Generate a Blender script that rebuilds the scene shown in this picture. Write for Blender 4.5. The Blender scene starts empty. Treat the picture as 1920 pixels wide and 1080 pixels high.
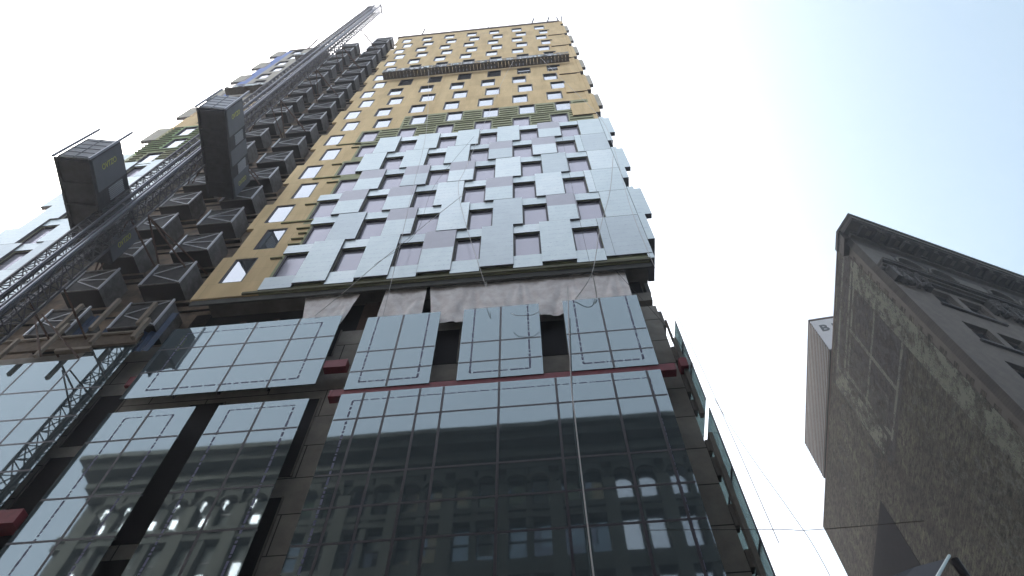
import bpy, math, random
from mathutils import Vector, Matrix
random.seed(7)
S = bpy.context.scene
# ------------------------------------------------------------------ camera
cam = bpy.data.cameras.new('camera'); co = bpy.data.objects.new('camera', cam)
S.collection.objects.link(co); S.camera = co
RV = Vector((0.99540481, 0.09573032, -0.00222848)); UV = Vector((0.08455862, -0.86784447, 0.48958739))
FV = Vector((-0.04493439, 0.48752608, 0.87195139))
M3 = Matrix((RV, UV, -FV)).transposed()
co.matrix_world = Matrix.Translation((0, 0, 1.7)) @ M3.to_4x4()
cam.sensor_width = 36; cam.lens = 1295.57/1920*36; cam.clip_start = 0.1; cam.clip_end = 3000
# ------------------------------------------------------------------ light
SUN_AZ = math.radians(-42)      # from +Y towards -X, behind the tower
SUN_EL = math.radians(45)
w = bpy.data.worlds.new('World'); S.world = w; w.use_nodes = True
nt = w.node_tree; nt.nodes.clear()
sky = nt.nodes.new('ShaderNodeTexSky'); sky.sky_type = 'NISHITA'; sky.sun_disc = False
sky.sun_elevation = SUN_EL; sky.sun_rotation = SUN_AZ
sky.air_density = 1.0; sky.dust_density = 7.0; sky.ozone_density = 1.0; sky.altitude = 10
bg = nt.nodes.new('ShaderNodeBackground'); bg.inputs[1].default_value = 0.13
wo = nt.nodes.new('ShaderNodeOutputWorld')
hz = nt.nodes.new('ShaderNodeMix'); hz.data_type = 'RGBA'; hz.inputs[0].default_value = .3   # thin bright haze layer over the clear-sky model
hz.inputs[7].default_value = (2.3, 2.5, 2.55, 1)
hs = nt.nodes.new('ShaderNodeHueSaturation'); hs.inputs['Saturation'].default_value = .6; nt.links.new(sky.outputs[0], hs.inputs['Color']); nt.links.new(hs.outputs[0], hz.inputs[6])
# thinner, bluer haze low towards the east
tc = nt.nodes.new('ShaderNodeTexCoord'); dt = nt.nodes.new('ShaderNodeVectorMath'); dt.operation = 'DOT_PRODUCT'; dt.inputs[1].default_value = (.86, .15, .48)
nt.links.new(tc.outputs['Generated'], dt.inputs[0]); gr = nt.nodes.new('ShaderNodeMapRange'); gr.interpolation_type = 'SMOOTHSTEP'
gr.inputs[1].default_value = .40; gr.inputs[2].default_value = .97; nt.links.new(dt.outputs['Value'], gr.inputs[0])
tn = nt.nodes.new('ShaderNodeMix'); tn.data_type = 'RGBA'; tn.inputs[6].default_value = (1, 1, 1, 1); tn.inputs[7].default_value = (.42, .52, .57, 1); nt.links.new(gr.outputs[0], tn.inputs[0])
ml = nt.nodes.new('ShaderNodeMix'); ml.data_type = 'RGBA'; ml.blend_type = 'MULTIPLY'; ml.inputs[0].default_value = 1
nt.links.new(hz.outputs[2], ml.inputs[6]); nt.links.new(tn.outputs[2], ml.inputs[7]); nt.links.new(ml.outputs[2], bg.inputs[0]); nt.links.new(bg.outputs[0], wo.inputs[0])
sl = bpy.data.lights.new('sun', 'SUN'); sl.energy = .8; sl.angle = math.radians(10); sl.color = (1, .95, .88)
so = bpy.data.objects.new('sun', sl); S.collection.objects.link(so)
sd = Vector((math.sin(SUN_AZ)*math.cos(SUN_EL), math.cos(SUN_AZ)*math.cos(SUN_EL), math.sin(SUN_EL)))
so.rotation_euler = sd.to_track_quat('Z', 'Y').to_euler(); so.location = (0, 0, 150)
S.view_settings.view_transform = 'Standard'; S.view_settings.look = 'None'
S.view_settings.gamma = 1; S.view_settings.exposure = 2.3; S.view_settings.use_curve_mapping = False
S.render.resolution_x = 1024; S.render.resolution_y = 576

# ------------------------------------------------------------------ materials
MATS = {}
def mat(name, col, rough=.8, metal=0., noise=0., scale=1., col2=None, bump=0., streak=False, spec=.5, brick=None):
    m = bpy.data.materials.new(name); m.use_nodes = True
    n = m.node_tree.nodes; l = m.node_tree.links; b = n['Principled BSDF']
    b.inputs['Base Color'].default_value = (*col, 1); b.inputs['Roughness'].default_value = rough
    b.inputs['Metallic'].default_value = metal; b.inputs['Specular IOR Level'].default_value = spec
    src = None
    if noise or bump or brick:
        g = n.new('ShaderNodeNewGeometry'); mp = n.new('ShaderNodeMapping'); l.new(g.outputs['Position'], mp.inputs[0])
        if streak: mp.inputs['Scale'].default_value = (1, 1, .18)
        nz = n.new('ShaderNodeTexNoise'); nz.inputs['Scale'].default_value = scale; nz.inputs['Detail'].default_value = 6
        nz.inputs['Roughness'].default_value = .62
        l.new(mp.outputs[0], nz.inputs['Vector'])
    if noise:
        c2 = col2 or tuple(c*(1-noise) for c in col)
        r = n.new('ShaderNodeValToRGB'); r.color_ramp.elements[0].position = .36; r.color_ramp.elements[1].position = .66
        r.color_ramp.elements[0].color = (*c2, 1); r.color_ramp.elements[1].color = (*col, 1)
        l.new(nz.outputs[0], r.inputs[0]); src = r.outputs[0]
    if brick:
        bw, bh, mo, dark = brick
        mp2 = n.new('ShaderNodeMapping'); l.new(g.outputs['Position'], mp2.inputs[0]); mp2.inputs['Rotation'].default_value = (math.radians(-90), 0, 0)
        bt = n.new('ShaderNodeTexBrick'); bt.inputs['Scale'].default_value = 1
        bt.inputs['Brick Width'].default_value = bw; bt.inputs['Row Height'].default_value = bh; bt.inputs['Mortar Size'].default_value = mo
        bt.inputs['Color1'].default_value = (1, 1, 1, 1); bt.inputs['Color2'].default_value = (.92, .92, .92, 1); bt.inputs['Mortar'].default_value = (dark, dark, dark, 1)
        sx = n.new('ShaderNodeSeparateXYZ'); l.new(g.outputs['Position'], sx.inputs[0])
        ad = n.new('ShaderNodeMath'); ad.operation = 'ADD'; l.new(sx.outputs[0], ad.inputs[0]); l.new(sx.outputs[1], ad.inputs[1])
        cx = n.new('ShaderNodeCombineXYZ'); l.new(ad.outputs[0], cx.inputs[0]); l.new(sx.outputs[2], cx.inputs[1]); l.new(cx.outputs[0], bt.inputs['Vector'])
        mx = n.new('ShaderNodeMix'); mx.data_type = 'RGBA'; mx.blend_type = 'MULTIPLY'; mx.inputs[0].default_value = 1
        if src: l.new(src, mx.inputs[6])
        else: mx.inputs[6].default_value = (*col, 1)
        l.new(bt.outputs[0], mx.inputs[7]); src = mx.outputs[2]
    if name.startswith('film_'):      # faint rows of print on the protective film
        gp = n.new('ShaderNodeMapping'); gp.inputs['Scale'].default_value = (7, 1, 26); l.new(g.outputs['Position'], gp.inputs[0])
        zz = n.new('ShaderNodeTexNoise'); zz.inputs['Scale'].default_value = 1; zz.inputs['Detail'].default_value = 2; l.new(gp.outputs[0], zz.inputs['Vector'])
        sz = n.new('ShaderNodeSeparateXYZ'); l.new(g.outputs['Position'], sz.inputs[0])
        m1 = n.new('ShaderNodeMath'); m1.operation = 'PINGPONG'; m1.inputs[1].default_value = .21; l.new(sz.outputs[2], m1.inputs[0])
        m2 = n.new('ShaderNodeMath'); m2.operation = 'LESS_THAN'; m2.inputs[1].default_value = .05; l.new(m1.outputs[0], m2.inputs[0])
        m3 = n.new('ShaderNodeMath'); m3.operation = 'GREATER_THAN'; m3.inputs[1].default_value = .56; l.new(zz.outputs[0], m3.inputs[0])
        m4 = n.new('ShaderNodeMath'); m4.operation = 'MULTIPLY'; l.new(m2.outputs[0], m4.inputs[0]); l.new(m3.outputs[0], m4.inputs[1])
        m5 = n.new('ShaderNodeMath'); m5.operation = 'MULTIPLY'; m5.inputs[1].default_value = .45; l.new(m4.outputs[0], m5.inputs[0])
        mm = n.new('ShaderNodeMix'); mm.data_type = 'RGBA'; l.new(m5.outputs[0], mm.inputs[0]); l.new(src, mm.inputs[6]); mm.inputs[7].default_value = (.36, .40, .48, 1); src = mm.outputs[2]
    if src: l.new(src, b.inputs['Base Color'])
    if bump:
        bp = n.new('ShaderNodeBump'); bp.inputs['Strength'].default_value = bump; bp.inputs['Distance'].default_value = .05
        l.new(nz.outputs[0], bp.inputs['Height']); l.new(bp.outputs[0], b.inputs['Normal'])
    MATS[name] = m; return m

def glassmat(name, diff, base_refl, tint=(1, 1, 1), rough=.01, thru=0., wavy=0.):
    m = bpy.data.materials.new(name); m.use_nodes = True
    n = m.node_tree.nodes; l = m.node_tree.links; n.clear()
    o = n.new('ShaderNodeOutputMaterial'); d = n.new('ShaderNodeBsdfDiffuse'); d.inputs[0].default_value = (*diff, 1)
    g = n.new('ShaderNodeBsdfGlossy'); g.inputs['Color'].default_value = (*tint, 1); g.inputs['Roughness'].default_value = rough
    under = d.outputs[0]
    if thru:
        t = n.new('ShaderNodeBsdfTransparent'); t.inputs[0].default_value = (.55, .68, .68, 1)
        mt = n.new('ShaderNodeMixShader'); mt.inputs[0].default_value = thru
        l.new(d.outputs[0], mt.inputs[1]); l.new(t.outputs[0], mt.inputs[2]); under = mt.outputs[0]
    fr = n.new('ShaderNodeLayerWeight'); fr.inputs['Blend'].default_value = .35
    mr = n.new('ShaderNodeMapRange'); mr.inputs[3].default_value = base_refl; mr.inputs[4].default_value = min(1, base_refl+.6)
    l.new(fr.outputs['Fresnel'], mr.inputs[0])
    ms = n.new('ShaderNodeMixShader'); l.new(mr.outputs[0], ms.inputs[0]); l.new(under, ms.inputs[1]); l.new(g.outputs[0], ms.inputs[2])
    if wavy:
        gg = n.new('ShaderNodeNewGeometry'); nz = n.new('ShaderNodeTexNoise'); nz.inputs['Scale'].default_value = .7
        l.new(gg.outputs['Position'], nz.inputs['Vector']); bp = n.new('ShaderNodeBump'); bp.inputs['Strength'].default_value = wavy
        bp.inputs['Distance'].default_value = .02; l.new(nz.outputs[0], bp.inputs['Height']); l.new(bp.outputs[0], g.inputs['Normal'])
    l.new(ms.outputs[0], o.inputs[0]); MATS[name] = m; return m

mat('sheathing', (.84, .63, .36), .95, noise=.2, scale=1.3, streak=True, col2=(.70, .515, .285), spec=.2, brick=(2.44, 1.22, .012, .8))
mat('green_wrap', (.42, .41, .26), .9, noise=.25, scale=2.5, col2=(.32, .33, .19))
mat('green_bright', (.36, .46, .25), .9, noise=.3, scale=2, col2=(.26, .37, .17))
mat('girt', (.15, .145, .085), .8)
mat('girt_yellow', (.34, .32, .12), .8)
mat('film_white', (.66, .735, .735), .38, metal=.35, noise=.05, scale=1.6, col2=(.60, .68, .69), bump=.03)
mat('film_pale', (.74, .80, .795), .34, metal=.35, noise=.06, scale=1.1, col2=(.66, .735, .745), bump=.04)
mat('film_grey', (.59, .655, .67), .42, metal=.35, noise=.06, scale=1.4, col2=(.54, .60, .62), bump=.04)
mat('metal_lilac', (.42, .41, .45), .4, metal=.35, noise=.06, scale=3)
mat('panel_edge', (.10, .095, .105), .5)  # dark panel edges and undersides, recess shade put into the colour
mat('beige_board', (.55, .50, .42), .9, noise=.15, scale=1.5)
mat('blue_wrap', (.22, .30, .62), .7, noise=.2, scale=1.5)
mat('frame_dark', (.022, .015, .022), .5)
mat('mullion', (.03, .022, .03), .4)
mat('frit', (.11, .11, .19), .6)
mat('concrete', (.24, .22, .19), .9, noise=.3, scale=1.2, col2=(.16, .145, .125), bump=.1)
mat('concrete_panel', (.42, .385, .335), .9, noise=.3, scale=1.5, col2=(.30, .275, .24), bump=.15, brick=(4.2, 1.37, .02, .15))
mat('dark_void', (.012, .010, .012), .9)
mat('soffit', (.10, .10, .09), .9, noise=.2, scale=2)
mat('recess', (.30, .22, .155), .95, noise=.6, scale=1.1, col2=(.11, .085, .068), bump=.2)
mat('recess_tan', (.42, .27, .14), .9, noise=.4, scale=2)
mat('bay_grey', (.19, .18, .175), .75, noise=.35, scale=3, col2=(.10, .09, .085))
mat('under_shade', (.012, .009, .009), .8)  # near-black undersides, their shade put into the colour
mat('bay_face', (.05, .048, .048), .8, noise=.4, scale=4, col2=(.022, .02, .02))
mat('bay_rail', (.62, .62, .66), .4)
mat('red_steel', (.27, .03, .045), .55, noise=.25, scale=4)
mat('tarp', (.97, .91, .88), .7, noise=.25, scale=2.2, col2=(.74, .66, .63), bump=.2)
mat('wood', (.30, .25, .20), .85, noise=.35, scale=5, col2=(.25, .2, .15))
mat('wood_dark', (.16, .11, .07), .85, noise=.35, scale=5)
mat('rust', (.11, .055, .035), .8, noise=.3, scale=6)
mat('blue_tarp', (.03, .07, .16), .6, noise=.3, scale=3)
mat('mast_steel', (.085, .083, .10), .5, metal=.3, noise=.2, scale=3)
mat('mast_bright', (.27, .28, .33), .4, metal=.5)
mat('car_dark', (.04, .042, .052), .7, noise=.4, scale=3, col2=(.014, .015, .02))
mat('car_grey', (.13, .14, .165), .6, noise=.15, scale=2)
mat('car_light', (.36, .37, .40), .6)
mat('yellow_paint', (.62, .62, .16), .6)
mat('stage_deck', (.13, .105, .075), .8, noise=.5, scale=9, col2=(.06, .05, .04))
mat('stage_rail', (.50, .50, .50), .4, metal=.3)
mat('rope_white', (.62, .58, .56), .8)
mat('rope_dark', (.06, .05, .05), .8)
mat('roof_brown', (.16, .11, .09), .8, noise=.3, scale=3)
mat('stone_opp', (.075, .08, .074), .9, noise=.35, scale=.8, col2=(.05, .05, .042), bump=.2)
mat('stone_opp_light', (.095, .097, .085), .9, noise=.25, scale=1.5)
mat('asphalt', (.05, .05, .052), .9, noise=.2, scale=8)
mat('pavement', (.24, .235, .225), .9, noise=.15, scale=3, brick=(1.5, 1.5, .02, .5))
mat('terra', (.045, .040, .037), .85, noise=.4, scale=1.6, col2=(.027, .024, .024), bump=.3)
mat('terra_light', (.10, .09, .078), .85, noise=.3, scale=2, bump=.15)
mat('facade_grey', (.115, .096, .08), .9, noise=.3, scale=1.5, col2=(.08, .067, .056), bump=.2, brick=(.6, .2, .012, .6))
mat('corner_grey', (.125, .105, .092), .85, noise=.3, scale=1.2, bump=.2)
mat('corrugated', (.15, .155, .185), .6, noise=.1, scale=2)
mat('sign_panel', (.62, .61, .62), .7, noise=.08, scale=1)
mat('sign_letter', (.09, .10, .11), .7)
mat('matte_dark', (.014, .012, .019), 1.0, noise=.3, scale=2, spec=.05)
mat('awning_cloth', (.012, .013, .026), .7)
mat('pole_metal', (.45, .5, .48), .35, metal=.6)
mat('pane_reflection', (.13, .14, .14), .9)  # pale sheets that paint reflected sky into the old windows
# painted old brick
def brickwall():
    m = bpy.data.materials.new('old_brick'); m.use_nodes = True; n = m.node_tree.nodes; l = m.node_tree.links; b = n['Principled BSDF']
    b.inputs['Roughness'].default_value = .95; b.inputs['Specular IOR Level'].default_value = .2
    g = n.new('ShaderNodeNewGeometry'); sx = n.new('ShaderNodeSeparateXYZ'); l.new(g.outputs['Position'], sx.inputs[0])
    cx = n.new('ShaderNodeCombineXYZ'); l.new(sx.outputs[1], cx.inputs[0]); l.new(sx.outputs[2], cx.inputs[1])
    bt = n.new('ShaderNodeTexBrick'); bt.inputs['Scale'].default_value = 1; bt.inputs['Brick Width'].default_value = .6; bt.inputs['Row Height'].default_value = .2
    bt.inputs['Mortar Size'].default_value = .02; bt.inputs['Color1'].default_value = (1, 1, 1, 1); bt.inputs['Color2'].default_value = (.55, .55, .55, 1); bt.inputs['Mortar'].default_value = (.42, .42, .42, 1)
    l.new(cx.outputs[0], bt.inputs['Vector'])
    def noise(s, d, sc=(1, 1, 1), r=.6):
        mp = n.new('ShaderNodeMapping'); mp.inputs['Scale'].default_value = sc; l.new(g.outputs['Position'], mp.inputs[0])
        z = n.new('ShaderNodeTexNoise'); z.inputs['Scale'].default_value = s; z.inputs['Detail'].default_value = d; z.inputs['Roughness'].default_value = r
        l.new(mp.outputs[0], z.inputs['Vector']); return z.outputs[0]
    def ramp(i, stops):
        r = n.new('ShaderNodeValToRGB'); e = r.color_ramp.elements
        while len(e) < len(stops): e.new(.5)
        for k, (p, c) in enumerate(stops): e[k].position = p; e[k].color = (*c, 1)
        l.new(i, r.inputs[0]); return r.outputs[0]
    a = ramp(noise(.22, 8, (1, 1, .7), .7), [(.36, (.08, .068, .052)), (.5, (.125, .113, .086)), (.64, (.19, .18, .138))])
    f = ramp(noise(3.2, 8, (1, .5, 1.3), .8), [(.43, (.18, .15, .17)), (.48, (.80, .80, .80)), (.58, (1.35, 1.36, 1.28))])
    f2 = ramp(noise(.5, 6, (1, 1, .25), .6), [(.35, (.72, .72, .72)), (.65, (1.12, 1.12, 1.12))])
    last = a
    for x in (f, f2, bt.outputs[0]):
        mx = n.new('ShaderNodeMix'); mx.data_type = 'RGBA'; mx.blend_type = 'MULTIPLY'; mx.inputs[0].default_value = 1
        l.new(last, mx.inputs[6]); l.new(x, mx.inputs[7]); last = mx.outputs[2]
    l.new(last, b.inputs['Base Color'])
    bp = n.new('ShaderNodeBump'); bp.inputs['Strength'].default_value = .4; bp.inputs['Distance'].default_value = .03
    l.new(bt.outputs[0], bp.inputs['Height']); l.new(bp.outputs[0], b.inputs['Normal']); MATS['old_brick'] = m
brickwall()
def flaking(name, col, cut=.5, scale=1.6):
    m = bpy.data.materials.new(name); m.use_nodes = True; n = m.node_tree.nodes; l = m.node_tree.links; b = n['Principled BSDF']
    b.inputs['Base Color'].default_value = (*col, 1); b.inputs['Roughness'].default_value = .9
    g = n.new('ShaderNodeNewGeometry'); z = n.new('ShaderNodeTexNoise'); z.inputs['Scale'].default_value = scale; z.inputs['Detail'].default_value = 10; z.inputs['Roughness'].default_value = .8
    l.new(g.outputs['Position'], z.inputs['Vector'])
    r = n.new('ShaderNodeMapRange'); r.inputs[1].default_value = cut-.07; r.inputs[2].default_value = cut+.07; r.inputs[3].default_value = 0; r.inputs[4].default_value = .8
    l.new(z.outputs[0], r.inputs[0]); l.new(r.outputs[0], b.inputs['Alpha']); MATS[name] = m
flaking('faded_paint', (.25, .262, .205), .48, 1.1)
flaking('faded_thin', (.16, .16, .125), .57, .9)
flaking('faded_dark', (.035, .029, .035), .47, 1.1)
glassmat('glass_screen', (.075, .092, .10), .175, (.80, .95, 1.0), rough=.03, thru=.15, wavy=.06)
glassmat('glass_window', (.08, .09, .10), .42, (.93, .96, 1.0), wavy=.12)
glassmat('glass_filmed', (.30, .285, .33), .18, (.95, .93, 1.0), rough=.12)
glassmat('glass_side', (.3, .36, .38), .2, thru=.75)
glassmat('glass_old', (.02, .022, .03), .35, (.8, .85, .95), wavy=.25)

# ------------------------------------------------------------------ mesh helper
class MB:
    def __init__(s): s.v = []; s.f = []; s.m = []; s.names = []
    def mi(s, m):
        if m not in s.names: s.names.append(m)
        return s.names.index(m)
    def quad(s, a, b, c, d, m):
        k = len(s.v); s.v += [tuple(a), tuple(b), tuple(c), tuple(d)]; s.f.append((k, k+1, k+2, k+3)); s.m.append(s.mi(m))
    def poly(s, pts, m):
        k = len(s.v); s.v += [tuple(p) for p in pts]; s.f.append(tuple(range(k, k+len(pts)))); s.m.append(s.mi(m))
    def hexa(s, P, m, under=None, ends=None):
        # P: 8 points, bottom ring 0-3 then top ring 4-7
        k = len(s.v); s.v += [tuple(p) for p in P]
        F = [(0, 3, 2, 1), (4, 5, 6, 7), (0, 1, 5, 4), (1, 2, 6, 5), (2, 3, 7, 6), (3, 0, 4, 7)]
        for i, f in enumerate(F):
            s.f.append(tuple(k+j for j in f)); mm = m
            if under and i == 0: mm = under
            if ends and i in (3, 5): mm = ends
            s.m.append(s.mi(mm))
    def box(s, x0, x1, y0, y1, z0, z1, m, under=None, ends=None):
        s.hexa([(x0, y0, z0), (x1, y0, z0), (x1, y1, z0), (x0, y1, z0), (x0, y0, z1), (x1, y0, z1), (x1, y1, z1), (x0, y1, z1)], m, under, ends)
    def obox(s, O, U, N, u0, u1, n0, n1, z0, z1, m, under=None, ends=None):
        # oriented box: O origin, U along, N outward
        def p(u, n, z): return (O[0]+U[0]*u+N[0]*n, O[1]+U[1]*u+N[1]*n, z)
        s.hexa([p(u0, n1, z0), p(u1, n1, z0), p(u1, n0, z0), p(u0, n0, z0), p(u0, n1, z1), p(u1, n1, z1), p(u1, n0, z1), p(u0, n0, z1)], m, under, ends)
    def bar(s, a, b, t, m, n=4, t2=None):
        a = Vector(a); b = Vector(b); d = (b-a)
        if d.length < 1e-6: return
        d.normalize(); up = Vector((0, 0, 1)) if abs(d.z) < .95 else Vector((1, 0, 0))
        x = d.cross(up).normalized(); y = d.cross(x).normalized(); t2 = t if t2 is None else t2
        k = len(s.v); r = .5 if n > 4 else .7071
        for c, tt in ((a, t), (b, t2)):
            for i in range(n):
                an = 2*math.pi*(i+.5)/n; s.v.append(tuple(c + x*math.cos(an)*tt*r + y*math.sin(an)*tt*r))
        for i in range(n):
            j = (i+1) % n; s.f.append((k+i, k+j, k+n+j, k+n+i)); s.m.append(s.mi(m))
        s.f.append(tuple(k+i for i in range(n))[::-1]); s.m.append(s.mi(m)); s.f.append(tuple(k+n+i for i in range(n))); s.m.append(s.mi(m))
    def build(s, name, parent=None, origin=None, smooth=False):
        o0 = Vector(origin) if origin is not None else (Vector(parent_world(parent)) if parent else Vector((0, 0, 0)))
        me = bpy.data.meshes.new(name); me.from_pydata([tuple(Vector(p)-o0) for p in s.v], [], s.f)
        for nm in s.names: me.materials.append(MATS[nm])
        me.polygons.foreach_set('material_index', s.m)
        if smooth: me.polygons.foreach_set('use_smooth', [True]*len(s.f))
        me.update()
        o = bpy.data.objects.new(name, me); S.collection.objects.link(o)
        if parent: o.parent = parent; o.location = o0 - Vector(parent_world(parent))
        else: o.location = o0
        return o
def parent_world(p):
    v = Vector((0, 0, 0))
    while p: v = v + Vector(p.location); p = p.parent
    return v
def tag(o, label=None, cat=None, group=None, kind=None):
    if label: o['label'] = label
    if cat: o['category'] = cat
    if group: o['group'] = group
    if kind: o['kind'] = kind
    return o
def empty(name, loc, label, cat, group=None):
    o = bpy.data.objects.new(name, None); S.collection.objects.link(o); o.location = loc; o.empty_display_size = .3
    return tag(o, label, cat, group)

# ------------------------------------------------------------------ setting
g = MB(); g.quad((-600, -600, -.12), (600, -600, -.12), (600, 600, -.12), (-600, 600, -.12), 'asphalt'); tag(g.build('road'), kind='structure')
g = MB(); g.box(-60, 6.5, 9.5, 13.1, -.2, .03, 'pavement'); tag(g.build('pavement'), kind='structure')
g = MB(); g.box(-60, 12, -4.9, 1.5, -.2, .03, 'pavement'); tag(g.build('pavement'), kind='structure')

# ------------------------------------------------------------------ tower
T = empty('high_rise_tower', (-10, 20, 0), 'tall hotel tower under construction, tan sheathing above, silvery panels mid height, glass podium below', 'building')
FZ = lambda f: 28.1+3.23*(f-1)          # window sill level of floor f
H = 2.35; WW = 1.21
WX = lambda f, c: 1.506 - 2.6547*c + (.463 if f % 2 == 0 else 0)
TOP = 90.0
NF = 19
YX = lambda f: -14.13 if f % 2 else -13.64
LX = lambda f: -27.42 if f % 2 else -26.95
def row_walls(mb, zs, x0, x1, holes, y, th, m):
    """strip of wall between z levels zs=(bottom, winbottom, wintop, top) with holes [(xa,xb)]"""
    z0, za, zb, z1 = zs
    if za > z0: mb.box(x0, x1, y, y+th, z0, za, m)
    xs = x0
    for a, b in sorted(holes):
        a2 = max(a, x0); b2 = min(b, x1)
        if b2 <= x0 or a2 >= x1: continue
        if a2 > xs: mb.box(xs, a2, y, y+th, za, zb, m)
        xs = b2
    if xs < x1: mb.box(xs, x1, y, y+th, za, zb, m)
    if z1 > zb: mb.box(x0, x1, y, y+th, zb, z1, m)

yel = MB(); grn = MB(); dk = MB(); girts = MB()
for f in range(1, NF+1):
    zb = FZ(f); zt = FZ(f+1) if f < NF else TOP
    xl = -14.82 if f % 2 else -14.42
    z0 = zb-.62 if f > 1 else 26.8
    z1 = FZ(f+1)-.62 if f < NF else TOP
    zs = (z0, zb, zb+H, z1)
    holes = [(WX(f, c), WX(f, c)+WW) for c in range(6)] + [(YX(f), YX(f)+1.09)]
    if f <= 6:
        xc = WX(f, 5)-.12
        row_walls(yel, zs, xl, xc, holes, 13.3, .16, 'sheathing')
        row_walls(dk, zs, xc, 4.4, holes, 13.3, .16, 'green_wrap')
    elif f == 7:
        row_walls(yel, zs, xl, -11.9, holes, 13.3, .16, 'sheathing')
        row_walls(grn, zs, -11.9, 4.4, holes, 13.3, .16, 'green_wrap')
    elif f == 8:
        row_walls(yel, zs, xl, -9.2, holes, 13.3, .16, 'sheathing')
        row_walls(grn, (z0, zb, zb+H, zb+H), -9.2, 4.4, holes, 13.3, .16, 'green_wrap')
        row_walls(yel, (zb+H, zb+H, zb+H, z1), -9.2, 4.4, [], 13.3, .16, 'sheathing')
    else:
        row_walls(yel, zs, xl, 4.4, holes, 13.3, .16, 'sheathing')
for f in (7, 8):
    zb = FZ(f)
    for k in range(6 if f == 7 else 5):
        z = zb-.55+k*.56
        hs = sorted([(WX(f, c)-.04, WX(f, c)+WW+.04) for c in range(6)]) if z > zb-.05 and z < zb+H else []
        xs = -11.8 if f == 7 else -9.1
        for a, b in hs+[(4.35, 9)]:
            if a > xs+.2:
                a1 = xs+random.uniform(0, .1); girts.box(a1, a-random.uniform(0, .08), 13.25, 13.295, z, z+.05, 'girt')
            xs = max(xs, b)
# loose green girts left of the silvery panels
for f in range(1, 7):
    xc = WX(f, 5)
    for k in range(4):
        z = FZ(f)+.1+k*.62
        if f != 2 and k in (0, 1, 2): continue
        girts.box(xc-.45-random.random()*.3, xc-.05, 13.2, 13.295, z, z+.06, 'girt_yellow', under='girt')
    if f % 2 == 0: girts.box(-13.1, xc-.1, 13.22, 13.295, FZ(f+1)-.35, FZ(f+1)-.24, 'girt_yellow', under='girt')
yel.build('sheathing', T); grn.build('insulation_wall', T); dk.build('backing_wall', T); girts.build('girts', T)

# windows: shared meshes, one object each
def win_mesh(w, h, d, pane_mat, fr='frame_dark'):
    a = MB(); t = .085
    a.box(0, w, .02, d, h-t, h, fr); a.box(0, w, .02, d, 0, t, fr); a.box(0, t, .02, d, t, h-t, fr); a.box(w-t, w, .02, d, t, h-t, fr)
    p = MB(); p.quad((t, d-.03, t), (w-t, d-.03, t), (w-t, d-.03, h-t), (t, d-.03, h-t), pane_mat)
    return a, p
W_mesh = {}
wins = []
for f in range(1, NF+1):
    for c in range(6):
        if f == 13: continue
        k = 'film' if f <= 7 else 'clear'
        wins.append((FZ(f), WX(f, c), k, WW, f, c))
    wins.append((FZ(f), YX(f), 'yel', 1.09, f, 9))
    wins.append((FZ(f), LX(f), 'clear' if f > 6 else 'film', WW, f, 10))
for c in range(6): wins.append((FZ(13), WX(13, c), 'clear', WW, 13, c))
wins.sort(key=lambda t: (t[0]+abs(t[1])*.3))
PM = {'film': 'glass_filmed', 'clear': 'glass_window', 'yel': 'glass_window', 'open': 'dark_void'}
rest = MB()
for i, (z, x, k, ww, f, c) in enumerate(wins):
    if f == 12 and c in (2, 3, 4, 5): k = 'open'
    d = .13 if k != 'yel' else .09
    if i < 100:
        key = (k, ww)
        if key not in W_mesh:
            a, p = win_mesh(ww, H, d, PM[k])
            fo = a.build('window', T, origin=(x, 13.3, z)); po = p.build('pane', fo, origin=(x, 13.3, z))
            po.location = (0, 0, 0)
            # re-centre mesh data at local zero
            for o in (fo, po):
                for v in o.data.vertices: v.co += Vector((x, 13.3, z))
            W_mesh[key] = (fo, po)
        else:
            f0, p0 = W_mesh[key]
            fo = f0.copy(); S.collection.objects.link(fo); fo.parent = T; fo.location = Vector((x, 13.3, z))-T.location
            po = p0.copy(); S.collection.objects.link(po); po.parent = fo; po.location = (0, 0, 0)
    else:
        t = .085; y0 = 13.32; y1 = 13.3+d
        rest.box(x, x+ww, y0, y1, z+H-t, z+H, 'frame_dark'); rest.box(x, x+ww, y0, y1, z, z+t, 'frame_dark')
        rest.box(x, x+t, y0, y1, z+t, z+H-t, 'frame_dark'); rest.box(x+ww-t, x+ww, y0, y1, z+t, z+H-t, 'frame_dark')
        rest.quad((x+t, y1-.03, z+t), (x+ww-t, y1-.03, z+t), (x+ww-t, y1-.03, z+H-t), (x+t, y1-.03, z+H-t), PM[k])
tag(rest.build('window', T), kind='stuff')

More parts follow.
